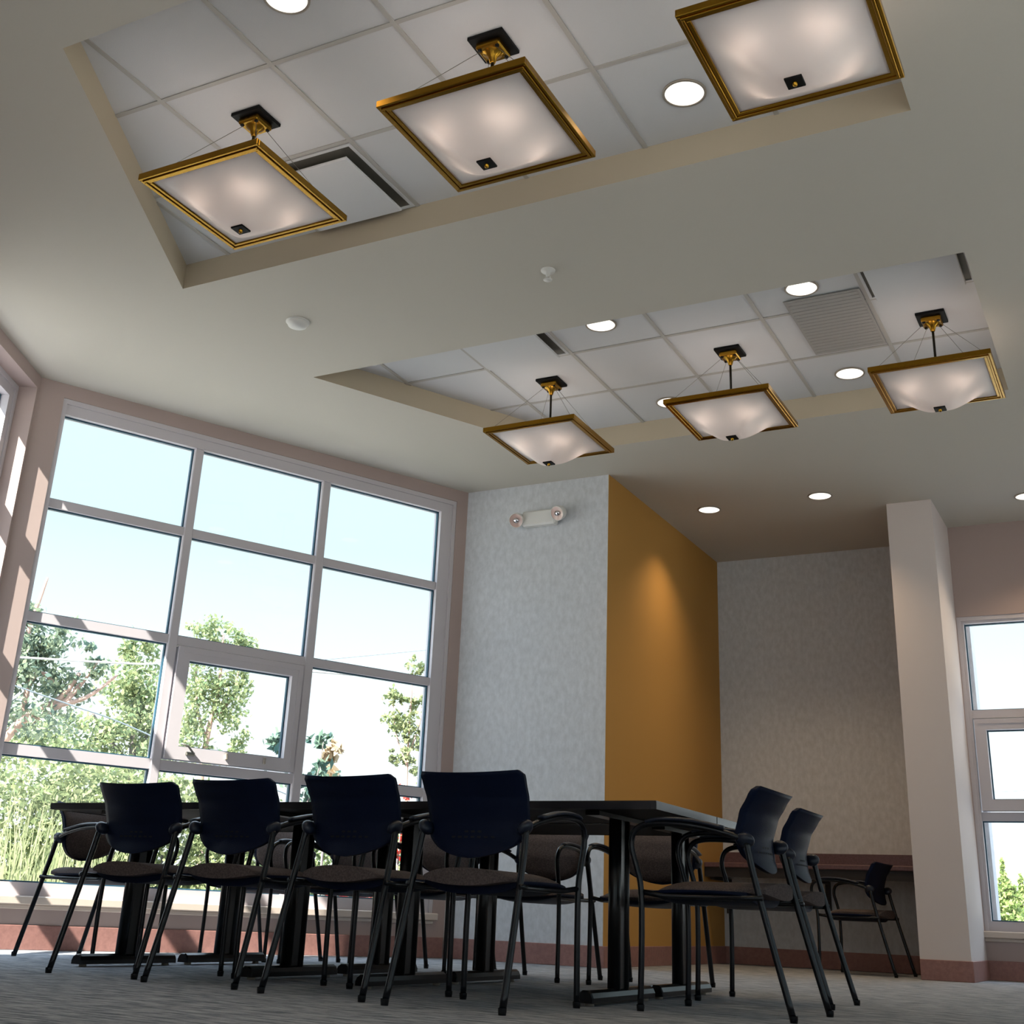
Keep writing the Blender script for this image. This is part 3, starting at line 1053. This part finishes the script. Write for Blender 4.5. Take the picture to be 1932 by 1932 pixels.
# ------------------------------------------------------------------ outdoors
m = MB()
m.box(-60, 60, -40, 80, -0.5, -0.2)
structure(m.build('ground', M['ground']), 'pale gravel ground outside the windows', 'ground')
rng = np.random.default_rng(7)
def leaves(blobs, per, size, name, mat_, parent=None, up=0.0, aspect=0.55):
    P = []
    for (x, y, z, rx, rz) in blobs:
        n = int(per * rx * max(rz, 0.12) / 0.1)
        # clumps inside the blob, so that sky shows between them
        k = max(8, n // 22)
        d = rng.normal(size=(k, 3))
        d /= np.linalg.norm(d, axis=1)[:, None]
        cl = d * (rng.random((k, 1)) ** 0.45) * np.array([rx, rx, rz])
        i = rng.integers(0, k, n)
        p = cl[i] + rng.normal(size=(n, 3)) * np.array([rx, rx, rz]) * 0.17
        P.append(p + np.array([x, y, z]))
    P = np.concatenate(P)
    n = len(P)
    a = rng.normal(size=(n, 3))
    a[:, 2] += up
    a /= np.linalg.norm(a, axis=1)[:, None]
    b = rng.normal(size=(n, 3))
    b -= a * (a * b).sum(1)[:, None]
    b /= np.linalg.norm(b, axis=1)[:, None]
    s = size * (0.6 + 0.8 * rng.random((n, 1)))
    a *= s
    b *= s * aspect
    nn = np.cross(a, b) / s * 0.12
    V = np.stack([P - a, P - b + nn, P + a, P + b + nn], 1).reshape(-1, 3)
    me = bpy.data.meshes.new(name)
    me.vertices.add(4 * n)
    me.vertices.foreach_set('co', V.ravel())
    me.loops.add(4 * n)
    me.loops.foreach_set('vertex_index', np.arange(4 * n, dtype=np.int32))
    me.polygons.add(n)
    me.polygons.foreach_set('loop_start', np.arange(0, 4 * n, 4, dtype=np.int32))
    me.update(calc_edges=True)
    me.materials.append(mat_)
    o = bpy.data.objects.new(name, me)
    COL.objects.link(o)
    if parent:
        o.parent = parent
        o.matrix_parent_inverse = parent.matrix_world.inverted()
    return o
def tree(name, label, cat, blobs, trunk, branches, leafm, barkm, per, size, r0, group='trees and shrubs outside'):
    base = Vector(trunk[0])
    root = thing(name, label, cat, (base.x, base.y, -0.2), 0, group)
    bpy.context.view_layer.update()
    inv = Vector((base.x, base.y, -0.2))
    m = MB()
    t = [Vector((base.x, base.y, -0.25))] + [Vector(p) for p in trunk[1:]]
    pts = smooth_path(t, 5)
    m.tube([p - inv for p in pts], [r0 * (1 - 0.75 * i / len(pts)) for i in range(len(pts))], 8)
    m.build('trunk', barkm, root)
    for br in branches:
        m = MB()
        pts = smooth_path(br, 4)
        m.tube([p - inv for p in pts], [r0 * 0.42 * (1 - 0.7 * i / len(pts)) for i in range(len(pts))], 6)
        m.build('branch', barkm, root)
    bl = [(x - inv.x, y - inv.y, z - inv.z, rx, rz) for x, y, z, rx, rz in blobs]
    o = leaves(bl, per, size, 'foliage', leafm)
    o.parent = root
    return root
# each tree: limb tips reach into the leaf clumps
tree('broadleaf_tree', 'blue green tree with bare limbs at the far left of the big window', 'tree',
     [(-5.5, 13.95, 3.4, .28, .25), (-5.24, 14.05, 3.12, .31, .25), (-5.41, 13.99, 2.86, .38, .38), (-5.05, 14.13, 2.59, .30, .30), (-5.31, 14.03, 2.2, .44, .25), (-4.81, 14.21, 2.86, .19, .19), (-5.75, 13.9, 2.7, .4, .5)],
     [(-5.85, 13.82, -.2), (-5.72, 13.87, .97), (-5.63, 13.9, 1.65), (-5.4, 13.99, 2.13), (-5.07, 14.12, 2.41), (-4.9, 14.18, 2.73)],
     [[(-5.4, 13.99, 2.13), (-5.39, 14, 2.55), (-5.28, 14.04, 2.69), (-5.09, 14.11, 2.53)], [(-5.6, 13.9, 2.0), (-5.48, 13.96, 3.28), (-5.44, 13.98, 3.54), (-5.40, 13.99, 3.80)],
      [(-5.4, 13.99, 2.13), (-5.11, 14.1, 2.28), (-4.88, 14.18, 2.61)], [(-5.3, 14.03, 2.14), (-4.97, 14.15, 2.42), (-4.72, 14.23, 2.9)], [(-5.2, 14.07, 2.3), (-4.8, 14.2, 2.45), (-4.5, 14.3, 2.75)]],
     M['leafA'], M['bark'], 650, 0.036, 0.09)
tree('broadleaf_tree', 'pale green tree behind the left window panes, right of the limbed tree', 'tree',
     [(-5.77, 19.15, 3.95, .33, .29), (-5.77, 19.15, 3.45, .46, .42), (-5.55, 19.21, 2.98, .5, .46), (-6.03, 19.07, 2.61, .5, .42), (-5.33, 19.28, 2.51, .42, .42), (-6.6, 18.88, 2.49, .5, .38), (-7.2, 18.7, 2.4, .5, .36), (-5.6, 19.2, 2.0, .8, .4)],
     [(-5.4, 19.26, -.2), (-5.57, 19.21, 1.78), (-5.65, 19.18, 2.73), (-5.76, 19.15, 3.78)],
     [[(-5.6, 19.2, 2.2), (-6.0, 19.1, 2.6), (-6.3, 19, 3.0)], [(-5.6, 19.2, 2.4), (-5.4, 19.25, 2.8), (-5.3, 19.3, 3.2)]],
     M['leafB'], M['bark2'], 600, 0.042, 0.09)
tree('broadleaf_tree', 'slender pink barked tree seen through the opening sash', 'tree',
     [(-4.0, 16.52, 3.79, .35, .21), (-3.6, 16.61, 3.64, .25, .18), (-4.17, 16.48, 3.48, .28, .21), (-4.05, 16.51, 3.06, .35, .32), (-3.75, 16.58, 2.8, .32, .35), (-4.11, 16.49, 2.49, .28, .35), (-3.58, 16.62, 3.1, .21, .21), (-3.49, 16.64, 2.33, .18, .21), (-3.93, 16.54, 2.09, .35, .21)],
     [(-3.7, 16.58, -.2), (-3.76, 16.58, .6), (-3.9, 16.55, 1.75), (-3.88, 16.55, 2.5), (-3.82, 16.55, 3.0), (-3.85, 16.55, 3.75)],
     [[(-3.88, 16.55, 2.3), (-4.05, 16.5, 2.7), (-4.15, 16.48, 3.3)], [(-3.84, 16.55, 2.6), (-3.65, 16.6, 2.9), (-3.58, 16.62, 3.4)]],
     M['leafB'], M['bark'], 800, 0.032, 0.06)
tree('leafy_shrub', 'dark leaved shrub just outside the bottom right of the sash', 'shrub',
     [(-1.84, 10.34, 1.61, .14, .09), (-1.78, 10.35, 1.45, .15, .12), (-1.5, 10.4, 1.62, .09, .09), (-1.65, 10.37, 1.24, .26, .17), (-1.45, 10.4, 1.33, .14, .14)],
     [(-1.53, 10.38, -.2), (-1.62, 10.37, .92), (-1.72, 10.35, 1.45)], [[(-1.62, 10.37, .9), (-1.5, 10.4, 1.3), (-1.47, 10.4, 1.6)]],
     M['leafD'], M['bark2'], 420, 0.042, 0.02)
tree('leafy_shrub', 'tan leaved shrub beside the right mullion of the big window', 'shrub',
     [(-1.545, 11.0, 1.51, .11, .13), (-1.485, 11.0, 1.345, .12, .14), (-1.445, 11.0, 1.63, .05, .06)],
     [(-1.47, 11.0, -.2), (-1.475, 11.0, .8), (-1.495, 11.0, 1.45)], [], M['leafT'], M['bark2'], 650, 0.05, 0.015)
tree('broadleaf_tree', 'young bright green tree in the lower right panes of the big window', 'tree',
     [(-.85, 11.97, 2.55, .11, .11), (-1.01, 11.96, 2.23, .12, .11), (-.8, 11.97, 2.19, .12, .10), (-.94, 11.96, 1.98, .2, .14), (-.78, 11.97, 1.88, .12, .12), (-.89, 11.97, 1.68, .11, .11), (-1.02, 11.96, 1.67, .07, .07), (-.73, 11.98, 1.56, .1, .1)],
     [(-.8, 11.97, -.2), (-.84, 11.97, 1.05), (-.87, 11.97, 1.53), (-.88, 11.97, 2.5)], [[(-.87, 11.97, 1.6), (-1.0, 11.96, 1.9), (-1.05, 11.96, 2.2)], [(-.87, 11.97, 1.7), (-.78, 11.97, 2.0), (-.75, 11.97, 2.3)]],
     M['leafC'], M['bark'], 1500, 0.024, 0.022)
for lab, bl in (('yellow green bush at the far left below the big window transom', [(-4.16, 11.26, 1.27, .6, .3), (-4.17, 11.25, .86, .7, .45), (-4.2, 11.3, .4, .7, .4), (-5.0, 11.1, .9, .6, .6)]),
                ('yellow green bush behind the chair at the left head of the table', [(-3.55, 11.46, 1.22, .5, .25), (-3.58, 11.45, .85, .65, .4), (-3.6, 11.5, .4, .65, .4)]),
                ('green bush behind the left chairs of the near row', [(-3.01, 11.62, 1.21, .4, .2), (-3.0, 11.62, .84, .55, .4), (-3.0, 11.65, .4, .55, .4)]),
                ('green bush behind the middle chairs of the near row', [(-2.39, 11.76, 1.16, .3, .2), (-2.4, 11.76, .78, .6, .4), (-2.4, 11.8, .4, .6, .4)])):
    x, y = bl[1][0], bl[1][1]
    tree('garden_bush', lab, 'bush', bl, [(x, y, -.2), (x, y, .3), (x, y, .7)], [], M['leafC'], M['bark2'], 760, 0.030, 0.03)
for lab, bl in (('low hedge bush behind the middle of the table', [(-2.08, 13.34, 1.08, .45, .28), (-2.03, 13.35, .61, .68, .28), (-1.63, 13.4, .95, .45, .34)]),
                ('low hedge bush behind the right end of the window', [(-1.09, 13.46, 1.0, .34, .2), (-.75, 13.48, .9, .34, .3), (-1.28, 13.44, .55, .68, .23)])):
    x, y = bl[1][0], bl[1][1]
    tree('garden_bush', lab, 'bush', bl, [(x, y, -.2), (x, y, .3), (x, y, .7)], [], M['leafB'], M['bark2'], 600, 0.034, 0.03)
x, y = -.82, 10.97
tree('flowering_shrub', 'small red flowering shrub below the young green tree', 'shrub',
     [(-.79, 10.97, 1.27, .08, .07), (-.81, 10.97, .81, .07, .2), (-1.07, 10.95, .41, .18, .09), (-1.29, 10.92, .4, .18, .08)],
     [(x, y, -.2), (x, y, .5), (x, y, 1.15)], [[(x, y, .2), (-1.05, 10.95, .4), (-1.2, 10.93, .45)]], M['petal'], M['bark2'], 420, 0.028, 0.012)
m = MB()
for k in range(240):
    gx, gy = rng.uniform(-4.3, -2.9), rng.uniform(9.6, 10.2)
    hgt = rng.uniform(0.6, 1.15)
    dx, dy = rng.normal() * 0.10, rng.normal() * 0.10
    wv = 0.006
    m.add([(gx - wv, gy, -0.2), (gx + wv, gy, -0.2), (gx + dx * .5 + wv * .7, gy + dy * .5, hgt * .55), (gx + dx * .5 - wv * .7, gy + dy * .5, hgt * .55), (gx + dx * 1.3, gy + dy * 1.3, hgt)],
          [(0, 1, 2, 3), (3, 2, 4)])
tag(m.build('tall_grass', M['straw']), 'tall pale grass growing outside the left end of the window', 'grass', kind='stuff')
def conifer(label, x, y, z, h, r):
    tree('conifer_tree', label, 'tree', [(x, y, h - 0.10 * h - i * h * 0.105, r * (0.10 + 0.115 * i), h * 0.10) for i in range(9)] + [(x, y, h - .02, .04, .12)],
         [(x, y, -.2), (x, y, h * .5), (x, y, h)], [], M['conif'], M['bark2'], 1200, 0.045, 0.05)
conifer('pointed conifer outside the bottom pane of the right window', 9.62, 24.15, 0, 1.62, 0.62)
conifer('second conifer at the right edge behind the bottom pane', 10.66, 25.9, 0, 1.42, 0.55)
for lab, pts, r, mm in (('thick pale overhead cable crossing the left window panes', [(-7.0, 9.2, 2.05), (-4.75, 9.92, 2.12), (-4.1, 10.2, 2.16), (-3.12, 10.55, 2.21), (-2.47, 10.72, 2.27), (1.6, 13.6, 2.6)], 0.009, 'cable'),
                        ('thin overhead wire in the right window panes', [(-8.11, 28.88, 5.26), (-4.51, 29.66, 5.94), (-1.77, 29.95, 6.39), (.66, 29.99, 6.79), (4, 30, 7.4), (20, 30, 11)], 0.010, 'cable2'),
                        ('dark cable sloping down through the lower left panes', [(-7.5, 12.3, 3.0), (-4.79, 13.16, 2.27), (-4.25, 13.34, 2.13), (-3.81, 13.47, 1.98), (-3.12, 13.65, 1.72), (1.5, 15, 0.2)], 0.008, 'cable2'),
                        ('distant wire outside the right window', [(8, 40, 4.0), (12.28, 38.07, 4.21), (14.7, 37.2, 4.32), (15.54, 36.86, 4.37), (17.08, 36.17, 4.43), (24, 33, 4.8)], 0.012, 'cable2')):
    m = MB()
    m.tube(smooth_path(pts, 4), r, 6)
    tag(m.build('overhead_cable', M[mm]), lab, 'cable', 'overhead cables outside')
